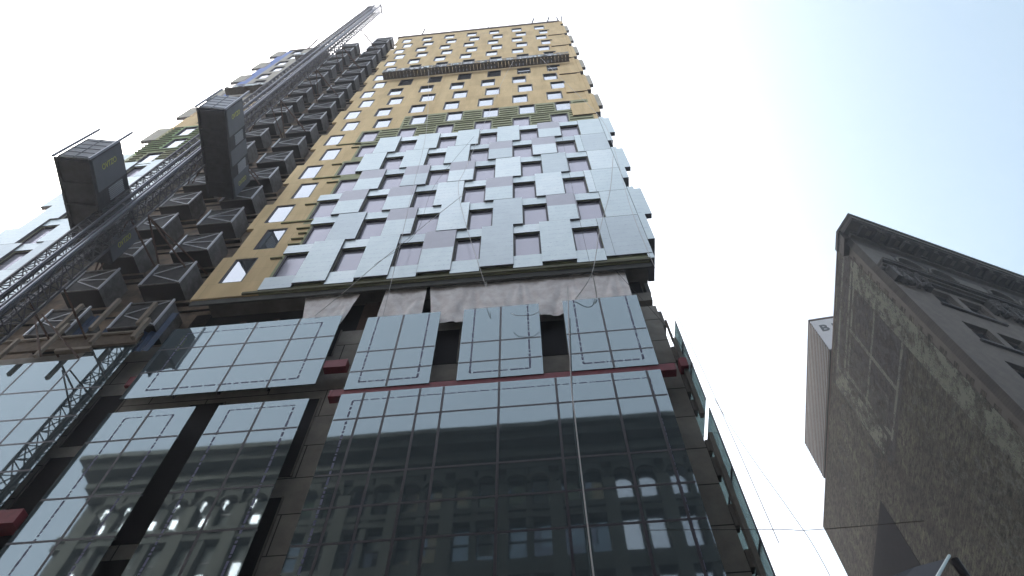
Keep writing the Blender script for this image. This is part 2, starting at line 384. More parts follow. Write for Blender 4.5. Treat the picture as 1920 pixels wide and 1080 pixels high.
# silvery cladding panels floors 1-6
LILAC = {(1, 3), (2, 4), (2, 1), (3, 2), (3, 5), (3, 4), (4, 3), (4, 4), (4, 5), (5, 2), (5, 1), (6, 1)}
def panel(x0, x1, z0, z1, y=13.14, lil=False, cut=.55, name='cladding_panel', par=T, th=.08, tone='film_white'):
    p = MB(); g_ = .008; tone = random.choice(['film_white', 'film_white', 'film_pale', 'film_grey']) if tone == 'film_white' else tone
    dy = random.uniform(-.012, .012) if th > .06 else 0; y += dy
    if lil:
        zc = z0+(z1-z0)*cut; zc2 = zc+random.uniform(-.03, .03)
        p.box(x0, x1, y, y+th, z0, z1-g_, 'metal_lilac', under='panel_edge', ends='panel_edge')
        p.quad((x0+.02, y-.004, z0+.01), (x1-.02, y-.004, z0+.01), (x1-.02, y-.004, zc), (x0+.02, y-.004, zc2), tone)
    else:
        p.box(x0, x1, y, y+th, z0, z1-g_, tone, under='panel_edge', ends='panel_edge')
    # side returns to the wall
    p.box(x0+.02, x1-.02, y+th, 13.3, z1-.05, z1-.02, 'panel_edge'); p.box(x0+.01, x0+.03, y+th, 13.3, z0+.03, z1-.05, 'panel_edge'); p.box(x1-.03, x1-.01, y+th, 13.3, z0+.03, z1-.05, 'panel_edge')
    return p.build(name, par)
for f in range(1, 7):
    zb = FZ(f); zt = FZ(f+1)
    b0 = zb if f > 1 else 27.28
    for c in range(0, 6):
        xl = WX(f, c)+WW+.0
        if c == 0:
            xr = 4.62 if f % 2 else 4.62
            joints = [xl, 3.1, xr] if f % 2 else [xl, xr]
            for a, b in zip(joints[:-1], joints[1:]): panel(a+.01, b, b0-(.04 if f > 1 else -.06), zt-.06, y=13.2, th=.05)
        else:
            panel(xl+.0, WX(f, c-1)-.0, b0-.04, zt-.05, lil=(f, c) in LILAC)
    for c in range(0, 6):
        x = WX(f, c)
        if f == 6 and c == 5: continue
        if f in (3, 4, 5) and c == 5 and f != 3: continue
        panel(x+.0 if c < 5 else x-.12, x+WW, zb+H+.02, zt-.03, y=13.235, name='head_panel', th=.04)
        if f == 1: panel(x-.02 if c < 5 else x-.2, x+WW, 27.0, zb-.02, y=13.2, name='sill_panel', th=.05)
# side-face cladding, edge strips and projecting boards (right corner)
for k in range(0, 10):
    z0 = 28.65+6.46*k+(1.1 if k == 1 else .5 if k > 1 else 0); z1 = 34.85+6.46*k
    m = 'film_white' if k < 3 else 'sheathing'
    p = MB(); p.box(4.66, 4.97, 13.22, 14.6, z0 if k == 0 else 29.7+6.46*k, min(z1, TOP), m, under='panel_edge', ends='panel_edge' if k < 3 else None); p.build('corner_strip', T)
    zb = FZ(2*k+2)
    if zb > 86: continue
    p = MB(); p.box(4.97, 5.31, 13.24, 13.5, zb, FZ(2*k+3), 'film_white' if k < 3 else 'beige_board', under='panel_edge'); p.build('side_board', T)
for k in range(3, 9):      # raised sheets on the tan corner
    p = MB(); zb = FZ(2*k+1)+1.0; p.box(2.9 if k > 4 else 3.05, 4.64, 13.2, 13.295, zb+.3, zb+3.3, 'sheathing', under='wood_dark'); p.build('sheathing_sheet', T)
p = MB(); p.box(4.4, 4.66, 13.26, 14.4, 47.4, TOP, 'sheathing'); p.box(4.4, 4.66, 13.262, 14.4, 27.0, 47.4, 'panel_edge'); p.build('corner_wall', T)
p = MB(); p.box(4.4, 4.64, 13.22, 13.258, 26.9, 47.4, 'film_white'); p.build('corner_panel', T)

# body of the tower (cores) and roof
core = MB()
core.box(-14.2, 4.36, 13.62, 100, 26.9, TOP, 'concrete'); core.box(-28.0, -23.4, 13.62, 44, 26.9, 88.6, 'concrete')  # right core stretched far back out of sight to shade the brick wall
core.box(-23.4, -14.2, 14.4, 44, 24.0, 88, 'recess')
core.box(-40, 4.1, 14.5, 44, 0, 26.85, 'concrete')
core.build('core', T)
rf = MB(); rf.box(-15.05, 4.7, 13.22, 13.6, TOP, TOP+.75, 'roof_brown'); rf.box(-28.2, -23.4, 13.25, 13.6, 88.6, 89.2, 'roof_brown')
rf.build('parapet', T)
for (x, h_, lean) in ((-12.2, 4.5, .0), (-4.0, 1.2, 0), (1.2, 4.0, .5), (3.1, 3.8, .5), (4.6, 3.0, -.1), (4.9, 3.2, .2), (-26.2, 5.0, 0)):
    p = MB(); p.bar((x, 13.4, TOP), (x+lean, 13.2, TOP+h_), .12, 'rope_dark'); p.build('roof_post', T)

# left wing facade
wl = MB()
for f in range(1, NF+1):
    zb = FZ(f); z0 = zb-.62 if f > 1 else 26.8; z1 = FZ(f+1)-.62 if f < NF else 88.6
    m = 'green_wrap' if f <= 7 else 'green_bright' if f <= 9 else 'sheathing' if f<=11 else 'beige_board'
    x0 = -28.65 if f % 2 == 0 else -28.25
    if f > 12:
        wl.box(x0, -27.6, 13.3, 13.46, z0, z1, 'blue_wrap')
        row_walls(wl, (z0, zb, zb+H, z1), -27.6, -23.4, [(LX(f), LX(f)+WW)], 13.3, .16, m)
    else:
        row_walls(wl, (z0, zb, zb+H, z1), x0, -23.4, [(LX(f), LX(f)+WW)], 13.3, .16, m)
    if 7 <= f <= 9:
        for k in range(6):
            z = z0+.1+k*.54
            for a, b in (((x0, LX(f)-.1), (LX(f)+WW+.1, -23.5)) if zb-.1 < z < zb+H else ((x0, -23.5),)):
                wl.box(a, b, 13.22, 13.295, z, z+.09, 'girt')
wl.build('left_wing_wall', T)
for f in range(1, 7):
    zb = FZ(f); b0 = zb if f > 1 else 27.2; x = LX(f)
    panel(-28.6, x-.02, b0-.04, FZ(f+1)-.05, y=13.14); panel(x+WW-.05, -23.5, b0-.04, FZ(f+1)-.05, y=13.16)
    panel(x, x+WW, zb+H+.02, FZ(f+1)-.03, y=13.235, name='head_panel', th=.04)
for k in range(0, 9):
    z0 = 33.6+6.46*k
    p = MB(); p.box(-29.65 if k > 2 else -29.6, -28.5, 13.25, 13.5, z0+.2, z0+3.4, 'beige_board' if k > 2 else 'film_white', under='panel_edge'); p.build('side_board', T)

# ---- recess between the wings: slabs, openings, bays
rc = MB()
for f in range(0, NF+1):
    z = 27.9+3.23*f
    if z > 87.6: break
    rc.box(-23.4, -14.3, 14.2, 14.39, z-.35, z+.05, 'recess', under='under_shade')
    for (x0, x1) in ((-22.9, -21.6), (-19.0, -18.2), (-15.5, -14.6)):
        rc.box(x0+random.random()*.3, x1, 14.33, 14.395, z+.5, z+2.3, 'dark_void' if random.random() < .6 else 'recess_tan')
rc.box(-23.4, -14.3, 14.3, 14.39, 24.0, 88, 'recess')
rc.build('recess_wall', T)
def bay(x0, x1, z0, seed, par=T):
    random.seed(seed); h_ = 1.9; y0 = 13.1; y1 = 14.2
    b = MB(); b.box(x0, x1, y0+.03, y1, z0, z0+h_, 'bay_face', under='under_shade', ends='bay_grey'); bo = b.build('bay', par)
    fr = MB()
    for x in (x0+.03, x1-.03): fr.bar((x, y0, z0), (x, y0, z0+h_+.1), .075, 'bay_rail')
    xa = x0+.25
    fr.bar((xa, y0-.01, z0+h_*.55), (x1-.1, y0-.01, z0+h_), .035, 'bay_rail'); fr.bar((xa, y0-.01, z0+h_*.5), (x1-.1, y0-.01, z0+.1), .035, 'bay_rail')
    if seed % 3: fr.bar((xa, y0-.01, z0+h_*.55), (x1-.1, y0-.01, z0+h_*.5), .03, 'bay_rail')
    fr.bar((x0, y0, z0+.02), (x1, y0, z0+.02), .05, 'bay_grey'); fr.bar((x0, y0, z0+h_), (x1, y0, z0+h_), .06, 'bay_grey')
    fr.build('brace_frame', bo)
    lip = MB(); lip.box(x0-.1, x1+.25, 14.0, 14.2, z0-.22, z0-.02, 'recess', under='under_shade'); lip.build('ledge', bo)
for k in range(0, 19):
    z = 28.15+3.23*k
    if z+1.9 > 89.5: break
    bay(-17.65, -15.8, z, k); bay(-21.15, -19.45, z+(.0), 40+k)
bay(-17.2, -15.3, 24.6, 90); bay(-20.6, -18.9, 24.6, 91)
bay(-17.6, -15.6, 88.2, 77)
random.seed(11)

# ---- transfer level: soffit beam, tarps, void
bm_ = MB()
bm_.box(-14.75, 4.45, 13.36, 13.44, 26.42, 26.78, 'soffit'); bm_.box(-12.6, 4.45, 13.22, 13.4, 26.82, 26.97, 'girt')
bm_.box(-28, -23.4, 13.42, 13.56, 26.0, 26.9, 'soffit')
bm_.build('transfer_beam', T)
vd = MB(); vd.box(-15.0, 4.0, 14.3, 14.45, 24.2, 27.2, 'dark_void'); vd.build('open_floor', T)
cl = MB(); cl.box(3.3, 4.15, 13.85, 14.4, 24.6, 25.2, 'concrete'); cl.box(3.3, 3.45, 13.9, 14.4, 25.2, 26.0, 'wood_dark'); cl.box(4.05, 4.2, 13.9, 14.4, 25.2, 26.0, 'soffit'); cl.build('corner_column', T)
for x in (-12.6, -11.2, -9.9): 
    p = MB(); p.box(x, x+.25, 14.1, 14.29, 24.3, 26, 'rust'); p.build('column', T)

def tarp(name, x0t, x1t, x0b, x1b, zt, zb, y, label, seed, n=46):
    random.seed(seed); ph = [random.uniform(0, 6) for _ in range(8)]
    pts = []; nx = n; nz = 16
    mb = MB()
    for j in range(nz+1):
        v = j/nz
        for i in range(nx+1):
            u = i/nx
            xt = x0t+(x1t-x0t)*u; xb = x0b+(x1b-x0b)*u
            x = xt+(xb-xt)*v; z = zt+(zb-zt)*v
            sag = math.sin(u*3.1416*max(1, round((x1t-x0t)/1.7)))**2
            up_ = round(u*(x1t-x0t)/1.9)*1.9/(x1t-x0t); an = math.atan2((u-up_)*(x1t-x0t), v*2.2+.25)
            fold = .055*abs(math.sin(9*an+ph[5]))+.03*math.sin(23*an+ph[6]) + .02*math.sin(u*(x1t-x0t)*5+v*3+ph[0]) + .015*math.sin(u*(x1t-x0t)*9-v*6+ph[1]) + .03*math.sin((u*(x1t-x0t)*1.8+v*1.5)*2+ph[2])+.01*math.sin(u*(x1t-x0t)*17+v*9*math.sin(ph[4]))
            mb.v.append((x, y-.05*v*sag-fold*(.35+v*.5), z+.05*math.sin(u*(x1t-x0t)*4+ph[3])*.3))
    for j in range(nz):
        for i in range(nx):
            a = j*(nx+1)+i; mb.f.append((a, a+1, a+nx+2, a+nx+1)); mb.m.append(mb.mi('tarp'))
    return tag(mb.build(name, smooth=True), label, 'tarpaulin', 'white sheets hung under the panelled facade')
tarp('tarpaulin', -9.9, -7.5, -9.3, -8.0, 26.7, 23.6, 13.56, 'short slanting white sheet hanging left of the dark doorway opening', 1, 30)
tarp('tarpaulin', -6.5, -4.75, -6.5, -4.75, 26.7, 23.6, 13.56, 'narrow dirty white sheet just right of the dark doorway opening', 2, 24)
tarp('tarpaulin', -4.65, 3.35, -4.3, 3.35, 26.7, 23.6, 13.56, 'long wrinkled white sheet spanning above the two right glass screens', 3, 90)
p = MB(); p.box(-7.5, -6.55, 14.15, 14.28, 24.2, 26.8, 'rust'); p.build('door_opening', T)

# ---- podium wall with openings (Y 13.9)
pod = MB(); Yp = 13.9
OPEN = [(-4.1, -3.25, 21.5, 23.7), (-.25, .66, 21.5, 23.75), (-8.32, -7.95, 22.6, 24.3), (-12.3, -11.1, 14.4, 20.3), (-12.3, -11.1, 0, 13.9),
        (-8.3, -7.75, 16.5, 20.1), (-8.3, -7.75, 0, 15.7), (-15.9, -14.9, 18.6, 21.2), (-15.9, -14.9, 0, 18.1), (-20.5, -19.6, 18, 22.4)]
pod.box(-40, 4.2, Yp, 14.4, 0, 24.25, 'concrete_panel')
pod.build('podium_wall', T)
for (a, b, c, d) in OPEN:
    p = MB(); p.box(a, b, Yp-.012, Yp-.004, c, d, 'dark_void'); p.box(a-.05, a, Yp-.05, Yp-.001, c, d, 'concrete'); p.box(b, b+.05, Yp-.05, Yp-.001, c, d, 'concrete'); p.build('opening', T)
p = MB(); p.box(-6.8, 3.4, Yp-.02, Yp-.004, 0, 19.2, 'dark_void'); p.build('opening', T)

def screen(x0, x1, z0, z1, cols, rows, inset=(.38, .38, .38, .38), y=13.3, frit=True):
    gm = MB(); gm.box(x0, x1, y, y+.03, z0, z1, 'glass_screen'); go = gm.build('glass_screen', T)
    mu = MB()
    for c in cols:
        t = .055 if isinstance(c, float) else .055
        mu.box(c-t*.66, c+t*.66, y-.006, y+.18, z0+.02, z1-.02, 'mullion')
    for r in rows: mu.box(x0+.02, x1-.02, y-.004, y+.10, r-.036, r+.036, 'mullion')
    mu.build('mullion', go)
    # brackets behind
    br = MB()
    for c in list(cols):
        for r in rows:
            br.bar((c, y+.1, r-.2), (c, 13.9, r-.2), .1, 'mullion')
    if cols and rows: br.build('bracket', go)
    if frit:
        l, r_, b, t = inset; fr = MB(); yy = y-.003
        def seg(p0, p1, horiz):
            s = p0
            while s < p1:
                e = min(p1, s+random.uniform(.05, .3))
                yield s, e
                s = e+random.uniform(.01, .09)
        wd = .035
        if l is not None:
            for s, e in seg(z0+(b or 0), z1-(t or 0), 0): fr.quad((x0+l-wd*random.uniform(.5, 1.2), yy, s), (x0+l+wd, yy, s), (x0+l+wd, yy, e), (x0+l-wd*.8, yy, e), 'frit')
        if r_ is not None:
            for s, e in seg(z0+(b or 0), z1-(t or 0), 0): fr.quad((x1-r_-wd, yy, s), (x1-r_+wd*random.uniform(.5, 1.2), yy, s), (x1-r_+wd, yy, e), (x1-r_-wd, yy, e), 'frit')
        if b is not None:
            for s, e in seg(x0+(l or 0), x1-(r_ or 0), 1): fr.quad((s, yy, z0+b-wd), (e, yy, z0+b-wd), (e, yy, z0+b+wd), (s, yy, z0+b+wd), 'frit')
        if t is not None:
            for s, e in seg(x0+(l or 0), x1-(r_ or 0), 1): fr.quad((s, yy, z1-t-wd*.6), (e, yy, z1-t-wd*.6), (e, yy, z1-t+wd*.6), (s, yy, z1-t+wd*.6), 'frit')
        fr.build('frit_border', go)
    return go
screen(.67, 3.46, 19.72, 24.16, [2.05], [21.86, 20.66], (.42, .42, .35, None))
screen(-3.05, -.22, 19.71, 24.13, [-1.65], [21.84, 20.66], (.42, .42, .35, None))
screen(-6.74, -3.94, 19.69, 24.13, [-5.35], [21.81, 20.64], (.42, .42, .35, None))
screen(-6.76, 3.46, 6.0, 19.44, [-6.0, -5.18, -4.18, -3.42, -1.65, .145, 1.93, 3.02], [18.17, 15.81, 14.6, 13.43, 11.2, 8.9], (.45, .42, None, .38))
screen(-14.5, -7.8, 20.15, 24.48, [-12.7, -11.15, -9.45], [23.03, 21.6], (.75, .7, .38, .42))
screen(-14.5, -11.55, 5.0, 19.42, [-13.03], [18.0, 15.66, 14.15, 12.2, 9.9, 7.5], (.75, .6, None, .35))
screen(-10.77, -7.79, 5.0, 19.37, [-9.28], [17.97, 15.58, 14.11, 12.2, 9.9, 7.5], (.45, .4, None, .3))
# left big screen with a notched top edge
x0, x1 = -23.5, -15.55
screen(x0, x1, 5.0, 22.88, [-17.42, -19.2, -21.2], [20.98, 19.44, 18.2, 16.95, 14.2, 12.2, 9.9], (None, .5, None, None), frit=False)
screen(-17.42, x1, 22.88, 23.98, [], [], frit=False)
# red beams
for (a, b, z0, z1, y0) in ((-7.22, 3.97, 19.42, 19.76, 13.335), (-7.78, -6.98, 21.08, 21.5, 13.335), (-14.95, -14.3, 21.2, 21.72, 13.5), (-15.9, -14.62, 14.75, 15.24, 13.15)):
    p = MB(); p.box(a, b, y0, 13.62, z0, z1, 'red_steel'); p.box(a+.04, a+.1, y0-.01, y0, z0+.02, z1-.02, 'red_steel'); p.build('red_beam', T)
# right side glass fins
for (z0, z1) in ((17.67, 21.96), (0.0, 17.28)):
    p = MB(); p.box(4.44, 4.455, 13.2, 16.2, z0, z1, 'glass_side'); go = p.build('glass_screen', T)
    m_ = MB()
    for z in ([19.5, 20.7] if z0 > 10 else [3, 5.5, 8, 10.5, 12.6, 14.9]): m_.box(4.425, 4.47, 13.2, 16.2, z, z+.04, 'mullion')
    m_.box(4.432, 4.463, 13.17, 13.2, z0, z1, 'mullion'); m_.build('mullion', go)
p = MB(); p.box(4.3, 4.42, 13.62, 13.82, 0, 16.75, 'concrete'); p.box(4.3, 4.42, 13.62, 13.82, 17.6, 21.6, 'concrete'); p.box(4.28, 4.34, 13.7, 13.8, 21.6, 22.9, 'wood_dark')
for z0, z1 in ((0, 11.9), (12.4, 12.9), (13.6, 14.3), (15.3, 16.0), (16.25, 16.7), (18.0, 18.5), (18.9, 19.9), (20.6, 21.4)): p.box(4.2, 4.32, 13.84, 14.1, z0, z1, 'concrete')
p.box(4.2, 4.44, 13.5, 13.9, 19.8, 20.25, 'red_steel'); p.build('side_bracket', T)
p = MB(); p.box(4.2, 4.34, 13.95, 14.4, 22.9, 23.9, 'concrete'); p.build('side_ledge', T)

# ------------------------------------------------------------------ swing stages
def stage(x0, x1, z, y0, y1, label):
    o = empty('swing_stage', ((x0+x1)/2, (y0+y1)/2, z), label, 'scaffold', 'swing stages hung on the facade')
    d = MB(); n = int((x1-x0)/.32)
    for i in range(n):
        a = x0+(x1-x0)*i/n; b = x0+(x1-x0)*(i+1)/n
        d.box(a, b-.03, y0, y1, z+random.uniform(-.01, .01), z+.1, 'stage_deck')
    for y in (y0, y1-.05): d.box(x0, x1, y, y+.05, z-.04, z+.22, 'stage_deck')
    d.build('deck', o)
    r = MB(); k = x0; i = 0
    for zz in (z+.55, z+1.05): r.bar((x0, y0, zz), (x1, y0, zz), .05, 'stage_rail'); r.bar((x0, y1, zz), (x1, y1, zz), .05, 'stage_rail')
    while k < x1:
        k2 = min(x1, k+.9); r.bar((k, y0, z), (k, y0, z+1.05), .05, 'stage_rail'); r.bar((k, y0, z+.1), (k2, y0, z+1.0), .035, 'stage_rail')
        r.bar((k, y1, z), (k, y1, z+1.05), .04, 'stage_rail'); k = k2
    for q in range(int((x1-x0)*2)):
        xx = random.uniform(x0, x1-.4); r.box(xx, xx+random.uniform(.15, .5), y0-.02, y0+.02, z+.25, z+random.uniform(.45, 1.0), random.choice(['stage_rail', 'car_grey', 'film_white', 'film_white']))
    r.build('guard_rail', o)
stage(-12.9, 4.1, 66.0, 12.5, 13.15, 'long brown planked swing stage hanging across the tan facade')
stage(-27.6, -22.6, 66.0, 12.5, 13.15, 'short planked swing stage on the left wing behind the hoist mast')
stage(-24.9, -23.2, 80.0, 12.5, 13.15, 'tiny dark platform high on the left wing beside the hoist mast')

# ------------------------------------------------------------------ hoist mast
MX0, MX1, MY0, MY1, MZ = -19.35, -17.8, 10.2, 10.95, 96.8
mo = empty('hoist_mast', ((MX0+MX1)/2, (MY0+MY1)/2, 0), 'tall dark steel lattice hoist mast rising above the roof between the two wings', 'hoist mast')
xm = -18.62
ch = MB()
for x in (MX0, xm-.06, xm+.06, MX1):
    for y in (MY0, MY1): ch.bar((x, y, 0), (x, y, MZ), .085, 'mast_steel')
ch.bar((xm+.0, MY0-.07, 0), (xm+.0, MY0-.07, MZ-2), .06, 'mast_bright'); ch.bar((MX1-.05, MY0-.09, 0), (MX1-.05, MY0-.09, MZ-3), .07, 'mast_bright'); ch.bar((MX1-.25, MY0-.09, 0), (MX1-.25, MY0-.09, MZ-3), .05, 'mast_bright')
ch.build('chord', mo)
la = MB(); st = .75; z = 0; i = 0
while z < MZ-st:
    st = .75 if z < 38 else .9
    for (xa, xb) in ((MX0, xm-.06), (xm+.06, MX1)):
        s = i % 2
        for y in ((MY0, MY1) if i % 2 else (MY0,)):
            la.bar((xa if s else xb, y, z), (xb if s else xa, y, z+st), .036, 'mast_steel')
            if y == MY0 and xa == MX0: la.bar((xb if s else xa, y, z), (xa if s else xb, y, z+st), .034, 'mast_steel')
            la.bar((xa, y, z), (xb, y, z), .034, 'mast_steel')
    for x in (MX0, MX1):
        la.bar((x, MY0, z), (x, MY1, z+st), .036, 'mast_steel')
        if x != xm: la.bar((x, MY1, z), (x, MY0, z+st), .036, 'mast_steel')
        la.bar((x, MY0, z), (x, MY1, z), .034, 'mast_steel')
    z += st; i += 1
la.build('lattice', mo)
tp = MB(); tp.box(MX0-.15, MX0+.5, MY0-.1, MY1+.1, MZ, MZ+.18, 'mast_steel'); tp.bar((MX1, MY0-.15, MZ+.6), (MX1, MY1+.35, MZ+.6), .14, 'mast_steel')
for x, y in ((MX1, MY0-.1), (MX1, MY1+.3), (MX0+.5, MY0), (xm, MY0)): tp.bar((x, y, MZ-.2), (x, y, MZ+(.7 if x == MX1 else 1.6)), .09, 'mast_steel')
tp.bar((MX1+.1, MY0+.2, MZ+.2), (MX1+.15, MY0+.2, MZ+3), .08, 'mast_steel')
tp.build('mast_head', mo)
for k, z in enumerate((31.0, 41.5, 52, 62.5, 73, 83)):
    t = MB()
    for (a, b) in (((MX1, MY1, z), (-16.0, 14.2, z)), ((xm, MY1, z), (-18.3, 14.2, z)), ((MX0, MY1, z), (-21.8, 14.2, z)), ((MX1, MY1, z+.1), (-18.3, 14.2, z+.1)), ((xm, MY1, z+.1), (-21.8, 14.2, z+.1)), ((MX1, MY1, z+.05), (-16.0, 13.0, z-1.6))): t.bar(a, b, .06, 'rust')
    t.build('tie_brace', mo)
t = MB()
for a, b in (((-19.1, 12, 24.2), (-15.8, 12, 20.9)), ((-19.4, 12, 24.2), (-17.3, 12, 21.2)), ((-19.35, 10.95, 24.2), (-19.2, 13.9, 24.1)), ((-17.8, 10.95, 24.2), (-17.8, 13.9, 24.1))): t.bar(a, b, .055, 'rust')
t.build('tie_brace', mo)
# hoist cars
def car(cx, y0, z0, ang, label, L=5.0, W=1.45, Hh=2.65):
    o = empty('hoist_car', (cx, y0, z0), label, 'hoist car', 'dark hoist cars riding on the mast')
    U = Vector((math.sin(ang), math.cos(ang), 0)); N = Vector((math.cos(ang), -math.sin(ang), 0)); O = Vector((cx, y0, 0))
    b = MB()
    b.obox(O, U, N, 0.06, L, -W, 0, z0, z0+Hh, 'car_dark')
    for i in range(5): b.obox(O, U, N, .1+i*(L/5), .18+i*(L/5), -W-.02, .0, z0-.1, z0, 'car_dark')
    b.obox(O, U, N, 0, L, -W-.0, -W+.1, z0-.12, z0, 'car_dark'); b.obox(O, U, N, 0, L, -.1, 0, z0-.12, z0, 'car_dark')
    b.build('car_body', o)
    s = MB()
    s.obox(O, U, N, .1, 1.55, 0, .03, z0+.1, z0+Hh-.1, 'car_grey'); s.obox(O, U, N, 2.35, 3.2, 0, .03, z0+.1, z0+Hh-.1, 'car_grey'); s.obox(O, U, N, 3.9, L-.05, 0, .03, z0+.1, z0+Hh-.1, 'car_grey')
    s.build('side_panel', o)
    lv = MB()
    for u0 in (1.62, 3.28):
        for i in range(7): lv.obox(O, U, N, u0+.05+i*.085, u0+.09+i*.085, 0, .04, z0+.9, z0+Hh-.5, 'car_light')
    lv.build('louvre_door', o)
    e = MB(); e.obox(O, U, N, 0, .05, -W+.05, -.05, z0+.1, z0+Hh-.1, 'car_light')  # pale sheet, sky showing through the mesh put into its colour
    for i in range(5): e.obox(O, U, N, -.02, 0, -W+.05, -.05, z0+.2+i*.5, z0+.24+i*.5, 'car_grey')
    for i in range(3): e.obox(O, U, N, -.02, 0, -W+.1+i*.6, -W+.14+i*.6, z0+.1, z0+Hh-.1, 'car_grey')
    e.build('end_gate', o)
    r = MB()
    for n_ in (.03, -W-.03):
        P = O+N*n_; r.bar((P.x, P.y-.05, z0-.1), (P.x, P.y-.05, z0+Hh+1.1), .09, 'mast_bright')
    r.build('corner_post', o)
    for u0 in (.62, 4.45):
        cu = bpy.data.curves.new('lettering', 'FONT'); cu.body = 'OVTZO'; cu.size = .36; cu.extrude = .004; cu.align_x = 'CENTER'; cu.align_y = 'CENTER'
        to = bpy.data.objects.new('lettering', cu); S.collection.objects.link(to)
        P = O+U*u0+N*.045; to.parent = o
        # reads upwards along the side
        X = Vector((0, 0, 1)); Zv = N; Yv = Zv.cross(X)
        lm = Matrix.Translation(P+Vector((0, 0, z0+Hh*.5))-o.location) @ Matrix((X, Yv, Zv)).transposed().to_4x4()
        cu.materials.append(MATS['yellow_paint'])
        me = bpy.data.meshes.new_from_object(to); mo2 = bpy.data.objects.new('lettering', me); S.collection.objects.link(mo2)
        mo2.parent = o; mo2.matrix_local = lm; bpy.data.objects.remove(to)
    return o
car(-15.85, 8.13, 38.0, math.radians(-11), 'upper dark hoist car, right of the mast')
car(-18.7, 7.85, 30.0, math.radians(-11), 'lower dark hoist car, left of the mast and partly behind it')

# ------------------------------------------------------------------ timber platform at recess foot
def beam(a, b, t, m, label, cat='beam', t2=None):
    p = MB(); p.bar(a, b, t, m)
    return tag(p.build('timber_beam', origin=a), label, cat, 'timber beams at the foot of the recess')
beam((-17.75, 13.0, 24.5), (-17.75, 13.0, 26.8), .15, 'wood', 'tall pale upright plank with a blue tarp at its right')
beam((-15.9, 13.0, 24.6), (-15.9, 13.0, 26.2), .15, 'wood', 'upright plank beside the dark floor below the tan wall edge')
beam((-15.48, 12.9, 23.4), (-15.48, 12.9, 24.75), .16, 'wood', 'short upright plank touching the top of the notched glass screen')
beam((-19.25, 13.0, 24.7), (-19.25, 13.0, 26.6), .15, 'wood', 'upright plank with its head under the left bay column')
beam((-18.67, 12.8, 22.5), (-18.67, 12.8, 24.7), .13, 'wood', 'thin upright post crossing the rusty diagonal pole')
beam((-17.06, 12.9, 23.3), (-17.06, 12.9, 24.0), .13, 'wood', 'very short post stub above the glass screen edge')
beam((-20.3, 12.9, 22.8), (-20.3, 12.9, 24.0), .13, 'wood', 'leftmost short post near the picture edge')
beam((-22.5, 13.15, 24.35), (-15.6, 13.15, 24.3), .09, 'wood', 'long pale horizontal ledger below the upright planks')
beam((-18.6, 13.2, 23.4), (-17.2, 13.2, 23.38), .16, 'wood', 'short pale horizontal plank below the long ledger')
fas = MB(); fas.box(-22.5, -15.6, 13.2, 13.3, 23.6, 24.28, 'wood_dark'); tag(fas.build('fascia_board'), 'brown fascia board under the long pale ledger', 'board')
for i, (xa, xb, za, zb, lb) in enumerate(((-17.6, -16.7, 24.5, 26.2, 'bright blue tarp beside the tall pale plank'), (-19.1, -18.3, 24.5, 26.3, 'dark blue tarp right of the plank under the left bays'), (-15.75, -14.9, 23.2, 26.0, 'tall dark blue tarp beneath the tan wall edge'))):
    p = MB()
    for k in range(6):
        u0 = xa+(xb-xa)*k/6; u1 = xa+(xb-xa)*(k+1)/6; y0 = 13.35+.08*(k % 2); y1 = 13.35+.08*((k+1) % 2)
        p.quad((u0, y0, za), (u1, y1, za+.05), (u1, y1, zb), (u0, y0, zb-.06), 'blue_tarp')
    tag(p.build('tarpaulin'), lb, 'tarpaulin', 'blue tarps at the recess foot')

# ------------------------------------------------------------------ ropes
def rope(pts, t, m, label, cat='rope', name='rope'):
    P = [Vector(p) for p in pts]; Q = []
    for i in range(len(P)-1):
        for k in range(8):
            a = P[max(i-1, 0)]; b = P[i]; c = P[i+1]; d = P[min(i+2, len(P)-1)]; s = k/8
            Q.append(.5*((2*b)+(-a+c)*s+(2*a-5*b+4*c-d)*s*s+(-a+3*b-3*c+d)*s**3))
    Q.append(P[-1]); r = MB()
    for a, b in zip(Q[:-1], Q[1:]): r.bar(a, b, t, m, n=5)
    return tag(r.build(name, origin=tuple(P[0])), label, cat, 'ropes and cables hung on the facade' if cat == 'rope' else None)
y = 12.6
rope([(-8.64, y, 66.1), (-6.8, y, 46.9), (-6.35, y, 36), (-6.1, 12.8, 27.8), (-6.15, 13.25, 24.1)], .025, 'rope_white', 'pale rope from the stage down past the narrow white sheet')
rope([(-.92, y, 66), (-2.0, y, 57), (-3.56, y, 39.5), (-3.86, y, 34.6), (-2.3, y, 25.3), (-2.15, y, 24.9)], .025, 'rope_white', 'slanting rope from the middle of the stage ending over the long sheet')
rope([(1.47, y, 66.5), (3.03, y, 55.8), (4.5, y, 45.8), (4.62, y, 40), (4.25, y, 30.7), (4.3, y, 24.1), (4.5, y, 18), (4.6, y, 12)], .022, 'rope_white', 'rope crossing to the right corner of the tower and hanging along it')
rope([(4.4, y, 38), (3.6, y, 33), (2.63, y, 28.7), (1.9, y, 24.91), (1.15, 13.25, 24.1)], .034, 'rope_white', 'thick rope from the corner to the right glass screen, left branch')
rope([(1.9, y, 24.91), (1.95, 12.9, 24.5), (1.97, 13.25, 24.1)], .045, 'rope_white', 'short knotted rope tail above the right glass screen')
rope([(.91, y, 24.0), (.61, y, 18.66), (.57, y, 16.2), (.55, y, 11.4), (.55, y, 2)], .038, 'rope_white', 'long white rope hanging down in front of the big glass screen')
rope([(-3.6, y, 34.2), (-5.1, y, 31), (-6.9, y, 27), (-7.9, 12.9, 25.6), (-8.9, 13.25, 24.5)], .028, 'rope_white', 'rope slanting down left over the short slanting sheet')
rope([(1.9, y, 44), (1.85, y, 33), (1.9, y, 24.9)], .014, 'rope_dark', 'thin dark line hanging over the rightmost window column')
